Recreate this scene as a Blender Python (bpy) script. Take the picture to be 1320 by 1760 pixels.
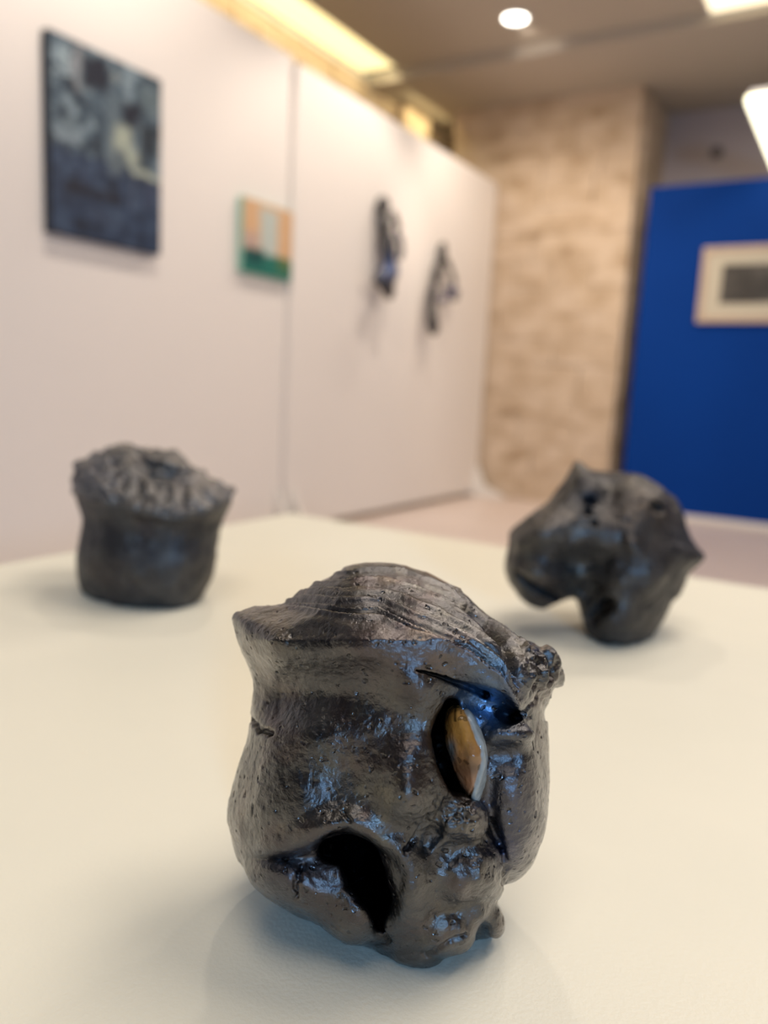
import bpy, bmesh, math, random
import numpy as np
from mathutils import Matrix, Vector

for o in list(bpy.data.objects):
    bpy.data.objects.remove(o)
S = bpy.context.scene
COL = S.collection
rng = np.random.RandomState(7)
random.seed(7)

# ------------------------------------------------------------------ camera
F = 1350.0                                   # focal length in pixels of the 1320x1760 frame
Yc = np.array([837., -173., F]); Yc /= np.linalg.norm(Yc)
Dc = np.array([-426., 8487., F]); Dc /= np.linalg.norm(Dc)
Dc -= Dc @ Yc * Yc; Dc /= np.linalg.norm(Dc)
Zc = -Dc
Xc = np.cross(Yc, Zc)
R = np.array([Xc, Yc, Zc])                   # world = R @ (right, down, forward)
CAM = np.array([0., 0., 0.95])
ZT = 0.76                                    # plinth top

def ray(px, py): return R @ np.array([px - 660, py - 880, F])
def onx(px, py, x): v = ray(px, py); return CAM + v * x / v[0]
def ony(px, py, y): v = ray(px, py); return CAM + v * y / v[1]
def onz(px, py, z): v = ray(px, py); return CAM + v * (z - CAM[2]) / v[2]

cd = bpy.data.cameras.new('camera')
cd.sensor_fit = 'VERTICAL'; cd.sensor_height = 36.0; cd.lens = F / 1760 * 36.0
cd.clip_start = 0.02; cd.clip_end = 60
cd.dof.use_dof = True; cd.dof.focus_distance = 0.245; cd.dof.aperture_fstop = 27.6 / 4.6
cam = bpy.data.objects.new('camera', cd); COL.objects.link(cam)
M = Matrix.Identity(4)
right, down, fwd = R[:, 0], R[:, 1], R[:, 2]
for i in range(3):
    M[i][0] = right[i]; M[i][1] = -down[i]; M[i][2] = -fwd[i]; M[i][3] = CAM[i]
cam.matrix_world = M
S.camera = cam

# ------------------------------------------------------------------ light
S.view_settings.view_transform = 'Standard'; S.view_settings.look = 'None'
S.view_settings.gamma = 1; S.view_settings.use_curve_mapping = False
S.view_settings.exposure = 0.0
wd = bpy.data.worlds.new('world'); S.world = wd; wd.use_nodes = True
wd.node_tree.nodes['Background'].inputs[0].default_value = (1.0, 0.9, 0.8, 1)
wd.node_tree.nodes['Background'].inputs[1].default_value = 0.12

def area(name, loc, target, size, power, color, size_y=None, spread=180):
    l = bpy.data.lights.new(name, 'AREA'); l.energy = power; l.color = color
    l.shape = 'RECTANGLE'; l.size = size; l.size_y = size_y or size; l.spread = math.radians(spread)
    o = bpy.data.objects.new(name, l); COL.objects.link(o); o.location = loc
    o.rotation_euler = (Vector(target) - Vector(loc)).to_track_quat('-Z', 'Y').to_euler()
    return o

def spot(name, loc, target, power, color, ang=70, rad=0.04, blend=0.6):
    l = bpy.data.lights.new(name, 'SPOT'); l.energy = power; l.color = color
    l.spot_size = math.radians(ang); l.spot_blend = blend; l.shadow_soft_size = rad
    o = bpy.data.objects.new(name, l); COL.objects.link(o); o.location = loc
    o.rotation_euler = (Vector(target) - Vector(loc)).to_track_quat('-Z', 'Y').to_euler()
    return o

WARM = (1.0, 0.80, 0.62); NEUT = (1.0, 0.88, 0.76); COOL = (0.30, 0.59, 1.0)
# broad overhead fill lamps, added unseen outside the frame
area('overhead_fill_a', (0.6, 1.2, 3.42), (0.6, 1.2, 0), 1.2, 41, NEUT, 1.2)
area('overhead_fill_b', (0.8, 4.2, 3.42), (0.8, 4.2, 0), 1.2, 70, NEUT, 1.2)
area('overhead_fill_c', (0.2, -0.5, 3.42), (0.2, -0.5, 0), 1.2, 24, NEUT, 1.2)
# track spots washing the panels and the plinth
spot('track_spot_a', (-2.15, 2.3, 3.4), (-3.1, 2.7, 1.6), 92, NEUT, 110, 0.05)
spot('track_spot_b', (-2.15, 4.4, 3.4), (-3.1, 4.2, 1.4), 84, NEUT, 95, 0.05)
spot('track_spot_c', (-1.9, 5.3, 3.4), (-2.9, 6.3, 1.4), 48, NEUT, 95, 0.06)
spot('track_spot_d', (-1.2, 1.9, 3.4), (-0.3, 0.4, 0.76), 33, NEUT, 85, 0.07)
spot('track_spot_e', (-0.2, 2.4, 3.4), (-0.3, 0.4, 0.76), 21, NEUT, 85, 0.07)
spot('track_spot_f', (-1.0, 4.6, 3.4), (-1.0, 6.7, 1.6), 45, NEUT, 80, 0.08)
# warm fill spot, added to brighten the pillar
spot('pillar_fill_spot', (-1.6, 4.4, 3.4), (-2.6, 6.8, 1.5), 66, WARM, 75, 0.08)
area('unseen_cool_source', (2.3, -2.3, 1.55), (-0.1, 0.25, 0.85), 0.38, 80, COOL, 0.38)  # unseen cool source behind the camera, set for the blue highlights

# ------------------------------------------------------------------ helpers
def mat(name, base=(0.8, 0.8, 0.8), rough=0.6, metal=0.0, spec=0.5):
    m = bpy.data.materials.new(name); m.use_nodes = True
    b = m.node_tree.nodes['Principled BSDF']
    b.inputs['Base Color'].default_value = (*base, 1)
    b.inputs['Roughness'].default_value = rough
    b.inputs['Metallic'].default_value = metal
    b.inputs['Specular IOR Level'].default_value = spec
    return m

def N(m, t, **kw):
    n = m.node_tree.nodes.new(t)
    for k, v in kw.items():
        if k in n.inputs.keys(): n.inputs[k].default_value = v
        else: setattr(n, k, v)
    return n
def L(m, a, b): m.node_tree.links.new(a, b)
def BS(m): return m.node_tree.nodes['Principled BSDF']

def ramp(m, fac, stops):
    r = N(m, 'ShaderNodeValToRGB')
    e = r.color_ramp.elements
    while len(e) < len(stops): e.new(0.5)
    for i, (p, c) in enumerate(stops):
        e[i].position = p; e[i].color = (*c, 1)
    L(m, fac, r.inputs[0]); return r

def noise_mat(name, c0, c1, scale, rough, bump=0.0, detail=4, metal=0, bscale=None, lo=.3, hi=.7, spec=0.5):
    m = mat(name, c0, rough, metal, spec)
    tc = N(m, 'ShaderNodeTexCoord')
    n = N(m, 'ShaderNodeTexNoise', Scale=scale, Detail=detail)
    L(m, tc.outputs['Object'], n.inputs['Vector'])
    r = ramp(m, n.outputs['Fac'], [(lo, c0), (hi, c1)])
    L(m, r.outputs[0], BS(m).inputs['Base Color'])
    if bump:
        n2 = N(m, 'ShaderNodeTexNoise', Scale=bscale or scale * 4, Detail=3)
        L(m, tc.outputs['Object'], n2.inputs['Vector'])
        b = N(m, 'ShaderNodeBump', Strength=bump, Distance=0.01)
        L(m, n2.outputs['Fac'], b.inputs['Height']); L(m, b.outputs[0], BS(m).inputs['Normal'])
    return m

def emit(name, col, s):
    m = bpy.data.materials.new(name); m.use_nodes = True
    b = BS(m); b.inputs['Base Color'].default_value = (*col, 1)
    b.inputs['Emission Color'].default_value = (*col, 1); b.inputs['Emission Strength'].default_value = s
    return m

def link(name, me, m, parent=None, smooth=False):
    o = bpy.data.objects.new(name, me); COL.objects.link(o)
    if m is not None: me.materials.append(m)
    if smooth: me.polygons.foreach_set('use_smooth', [True] * len(me.polygons))
    if parent is not None:
        o.parent = parent
        o.matrix_parent_inverse = Matrix.Translation(-Vector(parent.location))
    return o

def tag(o, label=None, cat=None, group=None, kind=None):
    if label: o['label'] = label
    if cat: o['category'] = cat
    if group: o['group'] = group
    if kind: o['kind'] = kind
    return o

def empty(name, loc, label, cat, group=None):
    o = bpy.data.objects.new(name, None); COL.objects.link(o); o.location = loc
    o.empty_display_size = 0.05
    return tag(o, label, cat, group)

def boxes(name, bl, m, parent=None, bevel=0.0, seg=2):
    bm = bmesh.new()
    for (x0, x1, y0, y1, z0, z1) in bl:
        r = bmesh.ops.create_cube(bm, size=1)
        for v in r['verts']:
            v.co = Vector((x0 + (v.co.x + .5) * (x1 - x0), y0 + (v.co.y + .5) * (y1 - y0), z0 + (v.co.z + .5) * (z1 - z0)))
    if bevel:
        bmesh.ops.bevel(bm, geom=bm.edges[:], offset=bevel, segments=seg, affect='EDGES', profile=0.6)
    bmesh.ops.recalc_face_normals(bm, faces=bm.faces[:])
    me = bpy.data.meshes.new(name); bm.to_mesh(me); bm.free()
    return link(name, me, m, parent)

def prism(name, pts, axis, a0, a1, m, parent=None, bevel=0.0):
    """polygon pts in the two other axes, extruded along axis from a0 to a1"""
    bm = bmesh.new()
    def P(p, a):
        return {0: (a, p[0], p[1]), 1: (p[0], a, p[1]), 2: (p[0], p[1], a)}[axis]
    v0 = [bm.verts.new(P(p, a0)) for p in pts]; v1 = [bm.verts.new(P(p, a1)) for p in pts]
    n = len(pts)
    bm.faces.new(v0); bm.faces.new(v1[::-1])
    for i in range(n): bm.faces.new((v0[i], v0[(i + 1) % n], v1[(i + 1) % n], v1[i]))
    bmesh.ops.recalc_face_normals(bm, faces=bm.faces[:])
    if bevel: bmesh.ops.bevel(bm, geom=bm.edges[:], offset=bevel, segments=2, affect='EDGES')
    me = bpy.data.meshes.new(name); bm.to_mesh(me); bm.free()
    return link(name, me, m, parent)

def lathe(name, prof, center, m, parent=None, seg=48):
    bm = bmesh.new(); rings = []
    for (r, z) in prof:
        rings.append([bm.verts.new((center[0] + r * math.cos(2 * math.pi * i / seg), center[1] + r * math.sin(2 * math.pi * i / seg), center[2] + z)) for i in range(seg)])
    for a, b in zip(rings, rings[1:]):
        for i in range(seg): bm.faces.new((a[i], a[(i + 1) % seg], b[(i + 1) % seg], b[i]))
    bm.faces.new(rings[0][::-1]); bm.faces.new(rings[-1])
    bmesh.ops.recalc_face_normals(bm, faces=bm.faces[:])
    me = bpy.data.meshes.new(name); bm.to_mesh(me); bm.free()
    return link(name, me, m, parent, smooth=False)

# ---- value noise
_lat = rng.rand(32, 32, 32).astype(np.float32)
def vnoise(x, y, z):
    xi = np.floor(x).astype(int); yi = np.floor(y).astype(int); zi = np.floor(z).astype(int)
    fx = x - xi; fy = y - yi; fz = z - zi
    fx = fx * fx * (3 - 2 * fx); fy = fy * fy * (3 - 2 * fy); fz = fz * fz * (3 - 2 * fz)
    r = 0
    for dx in (0, 1):
        wx = fx if dx else 1 - fx
        for dy in (0, 1):
            wy = fy if dy else 1 - fy
            for dz in (0, 1):
                wz = fz if dz else 1 - fz
                r = r + wx * wy * wz * _lat[(xi + dx) & 31, (yi + dy) & 31, (zi + dz) & 31]
    return r * 2 - 1
def fbm(x, y, z, s, o=3):
    r = 0; a = 1.0; t = 0
    for k in range(o):
        r = r + a * vnoise(x / s + 7.3 * k, y / s + 3.1 * k, z / s + 1.7 * k); t += a
        a *= .5; s = s * .5
    return r / t

# ---- implicit modelling
def smax(a, b, k):
    h = np.maximum(k - np.abs(a - b), 0) / k
    return np.maximum(a, b) + h * h * k * .25
def smin(a, b, k): return -smax(-a, -b, k)

def poly_sd(X, Y, P):
    """signed distance to polygon, positive inside"""
    P = np.array(P, float); n = len(P)
    d = np.full(X.shape, 1e9); ins = np.zeros(X.shape, bool)
    for i in range(n):
        a = P[i]; b = P[(i + 1) % n]; e = b - a
        t = np.clip(((X - a[0]) * e[0] + (Y - a[1]) * e[1]) / (e @ e), 0, 1)
        d = np.minimum(d, np.hypot(X - a[0] - t * e[0], Y - a[1] - t * e[1]))
        c = ((a[1] <= Y) != (b[1] <= Y)) & (X < (b[0] - a[0]) * (Y - a[1]) / ((b[1] - a[1]) or 1e-9) + a[0])
        ins ^= c
    return np.where(ins, d, -d)

def smooth_poly(P, it=1):
    P = np.array(P, float)
    for _ in range(it):
        Q = np.roll(P, -1, 0)
        P = np.stack([P * .75 + Q * .25, P * .25 + Q * .75], 1).reshape(-1, 2)
    return P

def line_d(X, Y, P):
    """distance to open polyline, signed side (+ = image-below for left-to-right lines), and arclength fraction"""
    P = np.array(P, float)
    seg = np.hypot(*(P[1:] - P[:-1]).T); tot = seg.sum(); acc = 0
    best = np.full(X.shape, 1e9); sg = np.zeros(X.shape); ar = np.zeros(X.shape)
    for i in range(len(P) - 1):
        a = P[i]; e = P[i + 1] - a
        t = np.clip(((X - a[0]) * e[0] + (Y - a[1]) * e[1]) / (e @ e), 0, 1)
        qx = X - a[0] - t * e[0]; qy = Y - a[1] - t * e[1]
        d = np.hypot(qx, qy)
        m = d < best
        best = np.where(m, d, best)
        sg = np.where(m, np.sign(e[0] * (Y - a[1]) - e[1] * (X - a[0])), sg)
        ar = np.where(m, (acc + t * seg[i]) / tot, ar)
        acc += seg[i]
    return best, sg, ar

def blur2(A, n):
    for _ in range(n):
        A = (np.pad(A, ((1, 1), (0, 0)), 'edge')[:-2] + A * 2 + np.pad(A, ((1, 1), (0, 0)), 'edge')[2:]) / 4
        A = (np.pad(A, ((0, 0), (1, 1)), 'edge')[:, :-2] + A * 2 + np.pad(A, ((0, 0), (1, 1)), 'edge')[:, 2:]) / 4
    return A

def nets(phi, org, h):
    """surface nets of phi (positive inside) -> vertices, quads"""
    nx, ny, nz = phi.shape
    ins = phi > 0
    cs = (nx - 1, ny - 1, nz - 1)
    acc = np.zeros(cs + (3,), np.float32); cnt = np.zeros(cs, np.int16)
    quads_src = []
    for ax in range(3):
        sl0 = [slice(None)] * 3; sl1 = [slice(None)] * 3
        sl0[ax] = slice(0, -1); sl1[ax] = slice(1, None)
        cr = np.argwhere(ins[tuple(sl0)] != ins[tuple(sl1)])
        i1 = cr.copy(); i1[:, ax] += 1
        a = phi[tuple(cr.T)]; b = phi[tuple(i1.T)]
        t = a / (a - b)
        pos = cr.astype(np.float32); pos[:, ax] += t
        o1, o2 = [k for k in range(3) if k != ax]
        ok = (cr[:, o1] > 0) & (cr[:, o2] > 0) & (cr[:, o1] < phi.shape[o1] - 1) & (cr[:, o2] < phi.shape[o2] - 1)
        cr = cr[ok]; pos = pos[ok]; flip = a[ok] > 0
        cells = []
        for d1, d2 in ((0, 0), (1, 0), (1, 1), (0, 1)):
            c = cr.copy(); c[:, o1] -= d1; c[:, o2] -= d2
            np.add.at(acc, tuple(c.T), pos); np.add.at(cnt, tuple(c.T), 1)
            cells.append(np.ravel_multi_index(tuple(c.T), cs))
        q = np.stack(cells, 1)
        if ax == 1: flip = ~flip
        q = np.where(flip[:, None], q, q[:, ::-1])
        quads_src.append(q)
    used = np.flatnonzero(cnt.ravel())
    V = acc.reshape(-1, 3)[used] / cnt.ravel()[used][:, None]
    remap = np.full(cnt.size, -1, np.int64); remap[used] = np.arange(len(used))
    Q = remap[np.concatenate(quads_src)]
    return V * h + np.array(org), Q

def vert_normals(V, Q):
    n = np.cross(V[Q[:, 2]] - V[Q[:, 0]], V[Q[:, 3]] - V[Q[:, 1]])
    vn = np.zeros_like(V)
    for k in range(4): np.add.at(vn, Q[:, k], n)
    return vn / (np.linalg.norm(vn, axis=1, keepdims=True) + 1e-12)

def relax(V, Q, n=1):
    for _ in range(n):
        s = np.zeros_like(V); c = np.zeros(len(V))
        for a, b in ((0, 1), (1, 2), (2, 3), (3, 0)):
            np.add.at(s, Q[:, a], V[Q[:, b]]); np.add.at(c, Q[:, a], 1)
            np.add.at(s, Q[:, b], V[Q[:, a]]); np.add.at(c, Q[:, b], 1)
        V = V * .5 + .5 * s / np.maximum(c, 1)[:, None]
    return V

class Clay:
    """a solid modelled in a frame of its own: x right, y down, w towards the front, in units of one pixel at depth D0"""
    def __init__(s, x0, x1, y0, y1, w0, w1, h, D0):
        s.h = h; s.D0 = D0; s.u = D0 / F; s.org = (x0, y0, w0)
        s.ax = np.arange(x0, x1, h, dtype=np.float32); s.ay = np.arange(y0, y1, h, dtype=np.float32); s.aw = np.arange(w0, w1, h, dtype=np.float32)
        s.X2, s.Y2 = np.meshgrid(s.ax, s.ay, indexing='ij')
        s.phi = np.full((len(s.ax), len(s.ay), len(s.aw)), -50, np.float32)
    def box(s, c, r):
        o = []
        for a, cc, rr in zip((s.ax, s.ay, s.aw), c, r):
            i0 = max(int(np.searchsorted(a, cc - rr)), 0); i1 = min(int(np.searchsorted(a, cc + rr)), len(a))
            o.append(slice(i0, max(i1, i0)))
        return tuple(o)
    def inflate(s, poly, Rr, W, wm, bl=6, back=1.0, sm=1):
        d = poly_sd(s.X2, s.Y2, smooth_poly(poly, sm))
        db = blur2(d, bl); t = np.clip(d / 25, 0, 1); d = d * (1 - t) + db * t
        s.d2 = d
        a = np.maximum(Rr - d, 0)[:, :, None]
        w = s.aw[None, None, :] - wm(s.X2, s.Y2)[:, :, None]
        w = np.where(w < 0, w / back, w)
        s.phi = (Rr - np.sqrt(a * a + (w * Rr / W) ** 2)).astype(np.float32)
    def relief(s, H, w0=0, soft=45):
        """push the front surface out by H(x,y)"""
        H = H * np.clip(s.d2 / soft, 0, 1)
        k = np.clip((s.aw - w0) / 60, 0, 1)[None, None, :]
        s.phi += (H[:, :, None] * k).astype(np.float32)
    def ell(s, c, r, k=20, sub=False, rot=0.0):
        ca, sa = math.cos(rot), math.sin(rot)
        rr = max(r[0], r[1]); pad = k + 12
        b = s.box(c, (rr + pad, rr + pad, r[2] + pad))
        x = s.ax[b[0]][:, None, None] - c[0]; y = s.ay[b[1]][None, :, None] - c[1]; w = s.aw[b[2]][None, None, :] - c[2]
        X = (x * ca + y * sa) / r[0]; Y = (-x * sa + y * ca) / r[1]; Wd = w / r[2]
        q = np.sqrt(X * X + Y * Y + Wd * Wd)
        g = np.sqrt((X / r[0]) ** 2 + (Y / r[1]) ** 2 + (Wd / r[2]) ** 2)
        e = np.clip(q * (1 - q) / np.maximum(g, 1e-4), -60, 200)
        p = s.phi[b]
        s.phi[b] = smin(p, -e, k) if sub else smax(p, e, k)
    def groove(s, P, rad, wfloor, k=6, slope=0.0):
        P = np.array(P, float); n = len(P)
        t_ = np.linspace(0, n - 1, n * 8); k_ = np.ones(9) / 9
        P = np.stack([np.convolve(np.pad(np.interp(t_, range(n), P[:, c]), 4, 'edge'), k_, 'valid') for c in (0, 1)], 1)
        d, sg, ar = line_d(s.X2, s.Y2, P)
        rr = np.interp(ar, np.linspace(0, 1, len(rad)), rad)
        fl = np.interp(ar, np.linspace(0, 1, len(wfloor)), wfloor)
        e2 = rr - d
        m = np.argwhere(e2 > -(k + 10))
        if not len(m): return
        a0, b0 = m.min(0); a1, b1 = m.max(0) + 1
        e = smin(e2[a0:a1, b0:b1, None] + 0 * s.aw, s.aw[None, None, :] - fl[a0:a1, b0:b1, None], 14)
        s.phi[a0:a1, b0:b1] = smin(s.phi[a0:a1, b0:b1], -e, k)
    def cut_table(s, ofs=0.0):
        # keep z >= ZT + ofs
        X = (s.X2 - 660) / F; Y = (s.Y2 - 880) / F
        rz = R[2, 0] * X + R[2, 1] * Y + R[2, 2]
        dep = s.D0 - s.aw * s.u
        z = CAM[2] + rz[:, :, None] * dep[None, None, :]
        s.phi = np.minimum(s.phi, ((z - (ZT + ofs)) / s.u).astype(np.float32))
    def world(s, V):
        dep = s.D0 - V[:, 2] * s.u
        c = np.stack([(V[:, 0] - 660) / F * dep, (V[:, 1] - 880) / F * dep, dep], 1)
        return CAM + c @ R.T
    def extract(s, rel=1):
        s.phi[0] = s.phi[-1] = -5; s.phi[:, 0] = s.phi[:, -1] = -5; s.phi[:, :, 0] = s.phi[:, :, -1] = -5
        V, Q = nets(s.phi, s.org, s.h)
        s.phi = None
        return relax(V, Q, rel), Q

def clay_object(name, clay, V, Q, m, parent=None, col=None, origin=None):
    Wd = clay.world(V)
    Wd[:, 2] = np.maximum(Wd[:, 2], ZT) if name != 'shell' else Wd[:, 2]
    me = bpy.data.meshes.new(name)
    me.vertices.add(len(Wd)); me.loops.add(Q.size); me.polygons.add(len(Q))
    if origin is None: origin = np.zeros(3)
    me.vertices.foreach_set('co', (Wd - origin).astype(np.float32).ravel())
    # choose the winding that faces outwards
    v = Wd[Q]; c = Wd.mean(0)
    vol = np.einsum('ij,ij->i', v[:, 0] - c, np.cross(v[:, 1] - c, v[:, 2] - c)).sum()
    if vol < 0: Q = Q[:, ::-1]
    me.loops.foreach_set('vertex_index', Q.ravel().astype(np.int32))
    me.polygons.foreach_set('loop_start', np.arange(0, Q.size, 4, dtype=np.int32))
    me.polygons.foreach_set('loop_total', np.full(len(Q), 4, np.int32))
    me.update(calc_edges=True); me.validate()
    if col is not None:
        ca = me.color_attributes.new('glaze', 'FLOAT_COLOR', 'POINT')
        ca.data.foreach_set('color', (col if col.shape[1] == 4 else np.concatenate([col, np.ones((len(col), 1))], 1)).astype(np.float32).ravel())
    o = link(name, me, m, None, smooth=True)
    o.location = origin
    if parent is not None:
        o.parent = parent; o.location = Vector(origin) - Vector(parent.location)
    return o

# ------------------------------------------------------------------ materials
m_panel = noise_mat('panel_paint', (0.81, 0.755, 0.70), (0.835, 0.78, 0.725), 0.8, 0.55, 0.03, bscale=60)
m_plinth = noise_mat('plinth_paint', (0.775, 0.75, 0.625), (0.805, 0.775, 0.645), 9, 0.5, 0.06, bscale=600)
# a few specks and scuffs of dust on the painted plinth top
def add_specks(m):
    tc = N(m, 'ShaderNodeTexCoord')
    v = N(m, 'ShaderNodeTexVoronoi', Scale=26.0, feature='F1'); L(m, tc.outputs['Object'], v.inputs['Vector'])
    sep = N(m, 'ShaderNodeSeparateColor'); L(m, v.outputs['Color'], sep.inputs[0])
    rr = N(m, 'ShaderNodeMath', operation='MULTIPLY'); L(m, sep.outputs[0], rr.inputs[0]); rr.inputs[1].default_value = 0.028
    lt = N(m, 'ShaderNodeMath', operation='LESS_THAN'); L(m, v.outputs['Distance'], lt.inputs[0]); L(m, rr.outputs[0], lt.inputs[1])
    g = N(m, 'ShaderNodeMath', operation='GREATER_THAN'); L(m, sep.outputs[1], g.inputs[0]); g.inputs[1].default_value = 0.55
    mu = N(m, 'ShaderNodeMath', operation='MULTIPLY'); L(m, lt.outputs[0], mu.inputs[0]); L(m, g.outputs[0], mu.inputs[1])
    mx = N(m, 'ShaderNodeMix', data_type='RGBA')
    src = BS(m).inputs['Base Color'].links[0].from_socket
    L(m, mu.outputs[0], mx.inputs['Factor']); L(m, src, mx.inputs[6]); mx.inputs[7].default_value = (0.32, 0.25, 0.17, 1)
    L(m, mx.outputs[2], BS(m).inputs['Base Color'])
add_specks(m_plinth)
m_white = mat('white_paint', (0.80, 0.76, 0.70), 0.5)
m_blue = noise_mat('blue_paint', (0.0, 0.036, 0.225), (0.0, 0.040, 0.25), 1.2, 0.7, spec=0.12)
m_ceil = noise_mat('ceiling_paint', (0.455, 0.405, 0.335), (0.495, 0.44, 0.37), 0.7, 0.75)
m_backwall = mat('grey_wall_paint', (0.46, 0.40, 0.40), 0.7)
m_wall = mat('side_wall_paint', (0.30, 0.27, 0.245), 0.7)
m_wall_front = mat('front_wall_paint', (0.10, 0.095, 0.10), 0.7)
m_floor = noise_mat('floor_tile', (0.66, 0.55, 0.49), (0.72, 0.61, 0.55), 1.6, 0.32)
m_dark = mat('dark_edge', (0.03, 0.03, 0.035), 0.6)
m_metal = mat('white_metal', (0.75, 0.73, 0.7), 0.4)

m_stone = mat('limestone', (0.6, 0.47, 0.33), 0.85)
def stone_nodes(m, warm):
    tc = N(m, 'ShaderNodeTexCoord')
    mp = N(m, 'ShaderNodeMapping'); mp.inputs['Scale'].default_value = (1, 1, 1.9); gp = N(m, 'ShaderNodeNewGeometry'); L(m, gp.outputs['Position'], mp.inputs[0])
    n = N(m, 'ShaderNodeTexNoise', Scale=3.6, Detail=6.0, Roughness=0.6); L(m, mp.outputs[0], n.inputs['Vector'])
    r = ramp(m, n.outputs['Fac'], [(0.26, (0.30, 0.20, 0.12)), (0.38, (0.48, 0.355, 0.235)), (0.50, (0.57, 0.44, 0.31)), (0.68, (0.66, 0.53, 0.40))])
    L(m, r.outputs[0], BS(m).inputs['Base Color'])
    b = N(m, 'ShaderNodeBump', Strength=0.6, Distance=0.02); n2 = N(m, 'ShaderNodeTexNoise', Scale=14.0, Detail=5.0)
    L(m, gp.outputs['Position'], n2.inputs['Vector']); L(m, n2.outputs['Fac'], b.inputs['Height']); L(m, b.outputs[0], BS(m).inputs['Normal'])
stone_nodes(m_stone, 1)
m_mortar = noise_mat('mortar', (0.56, 0.43, 0.30), (0.62, 0.49, 0.36), 6, 0.9, 0.3)

# glaze: dark metallic, mottled; own colours and painted shade come in through the painted attribute
def glaze(name, tone=1.0, rough=0.31, mscale=60, bump=0.45, metal=0.92, coat=0.9):
    m = mat(name, (0.1, 0.1, 0.1), rough, metal)
    tc = N(m, 'ShaderNodeTexCoord')
    at = N(m, 'ShaderNodeAttribute', attribute_name='glaze')
    n = N(m, 'ShaderNodeTexNoise', Scale=float(mscale), Detail=7.0, Roughness=0.65); L(m, tc.outputs['Object'], n.inputs['Vector'])
    r = ramp(m, n.outputs['Fac'], [(0.30, (0.42, 0.41, 0.45)), (0.45, (0.8, 0.78, 0.78)), (0.58, (1.1, 1.06, 1.0)), (0.72, (2.0, 1.92, 1.75))])
    mx = N(m, 'ShaderNodeMix', data_type='RGBA', blend_type='MULTIPLY'); mx.inputs['Factor'].default_value = 1
    L(m, at.outputs['Color'], mx.inputs[6]); L(m, r.outputs[0], mx.inputs[7])
    # small dark pits
    dn = N(m, 'ShaderNodeTexNoise', Scale=mscale * 6.0, Detail=2.0); L(m, tc.outputs['Object'], dn.inputs['Vector'])
    dv = N(m, 'ShaderNodeVectorMath', operation='MULTIPLY_ADD'); L(m, dn.outputs['Color'], dv.inputs[0]); dv.inputs[1].default_value = (.0035,) * 3; L(m, tc.outputs['Object'], dv.inputs[2])
    v = N(m, 'ShaderNodeTexVoronoi', Scale=mscale * 5.5); L(m, dv.outputs[0], v.inputs['Vector'])
    sep = N(m, 'ShaderNodeSeparateColor'); L(m, v.outputs['Color'], sep.inputs[0])
    rr = N(m, 'ShaderNodeMath', operation='MULTIPLY_ADD'); L(m, sep.outputs[0], rr.inputs[0]); rr.inputs[1].default_value = 0.8; rr.inputs[2].default_value = -0.47
    pit = N(m, 'ShaderNodeMath', operation='SUBTRACT'); L(m, rr.outputs[0], pit.inputs[0]); L(m, v.outputs['Distance'], pit.inputs[1])
    pm = N(m, 'ShaderNodeMapRange'); L(m, pit.outputs[0], pm.inputs[0]); pm.inputs[1].default_value = -0.08; pm.inputs[2].default_value = 0.08
    mx2 = N(m, 'ShaderNodeMix', data_type='RGBA'); L(m, pm.outputs[0], mx2.inputs['Factor']); L(m, mx.outputs[2], mx2.inputs[6]); mx2.inputs[7].default_value = (0.012, 0.01, 0.012, 1)
    L(m, mx2.outputs[2], BS(m).inputs['Base Color'])
    rn = N(m, 'ShaderNodeTexNoise', Scale=mscale * 1.7, Detail=5.0); L(m, tc.outputs['Object'], rn.inputs['Vector'])
    rm = N(m, 'ShaderNodeMapRange'); L(m, rn.outputs['Fac'], rm.inputs[0]); rm.inputs[1].default_value = 0.3; rm.inputs[2].default_value = 0.7
    rm.inputs[3].default_value = rough - 0.10; rm.inputs[4].default_value = rough + 0.16
    L(m, rm.outputs[0], BS(m).inputs['Roughness'])
    bn = N(m, 'ShaderNodeTexNoise', Scale=mscale * 7.0, Detail=6.0, Roughness=0.6); L(m, tc.outputs['Object'], bn.inputs['Vector'])
    sb = N(m, 'ShaderNodeMath', operation='SUBTRACT'); L(m, bn.outputs['Fac'], sb.inputs[0]); L(m, pm.outputs[0], sb.inputs[1])
    b = N(m, 'ShaderNodeBump', Strength=bump, Distance=0.0013); L(m, sb.outputs[0], b.inputs['Height'])
    L(m, b.outputs[0], BS(m).inputs['Normal'])
    cw = N(m, 'ShaderNodeMath', operation='MULTIPLY'); L(m, at.outputs['Alpha'], cw.inputs[0]); cw.inputs[1].default_value = coat; L(m, cw.outputs[0], BS(m).inputs['Coat Weight']); BS(m).inputs['Coat Roughness'].default_value = 0.17; BS(m).inputs['Coat IOR'].default_value = 1.6; L(m, b.outputs[0], BS(m).inputs['Coat Normal'])
    return m
m_glaze = glaze('graphite_glaze')
m_glaze_far = glaze('graphite_glaze_far', rough=0.5, mscale=45, bump=0.6, coat=1.0, metal=0.6)
m_glaze_matte = glaze('graphite_glaze_matte', rough=0.5, mscale=40, bump=0.5, metal=0.85, coat=0.12)
m_glaze_wall = glaze('midnight_glaze', rough=0.35, mscale=18, bump=0.5, metal=0.5)
m_shard = mat('shard_glaze', (0.5, 0.3, 0.1), 0.22)
_a = N(m_shard, 'ShaderNodeAttribute', attribute_name='glaze'); L(m_shard, _a.outputs['Color'], BS(m_shard).inputs['Base Color'])
_t = N(m_shard, 'ShaderNodeTexCoord'); _n = N(m_shard, 'ShaderNodeTexNoise', Scale=420.0, Detail=4.0); L(m_shard, _t.outputs['Object'], _n.inputs['Vector'])
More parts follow.
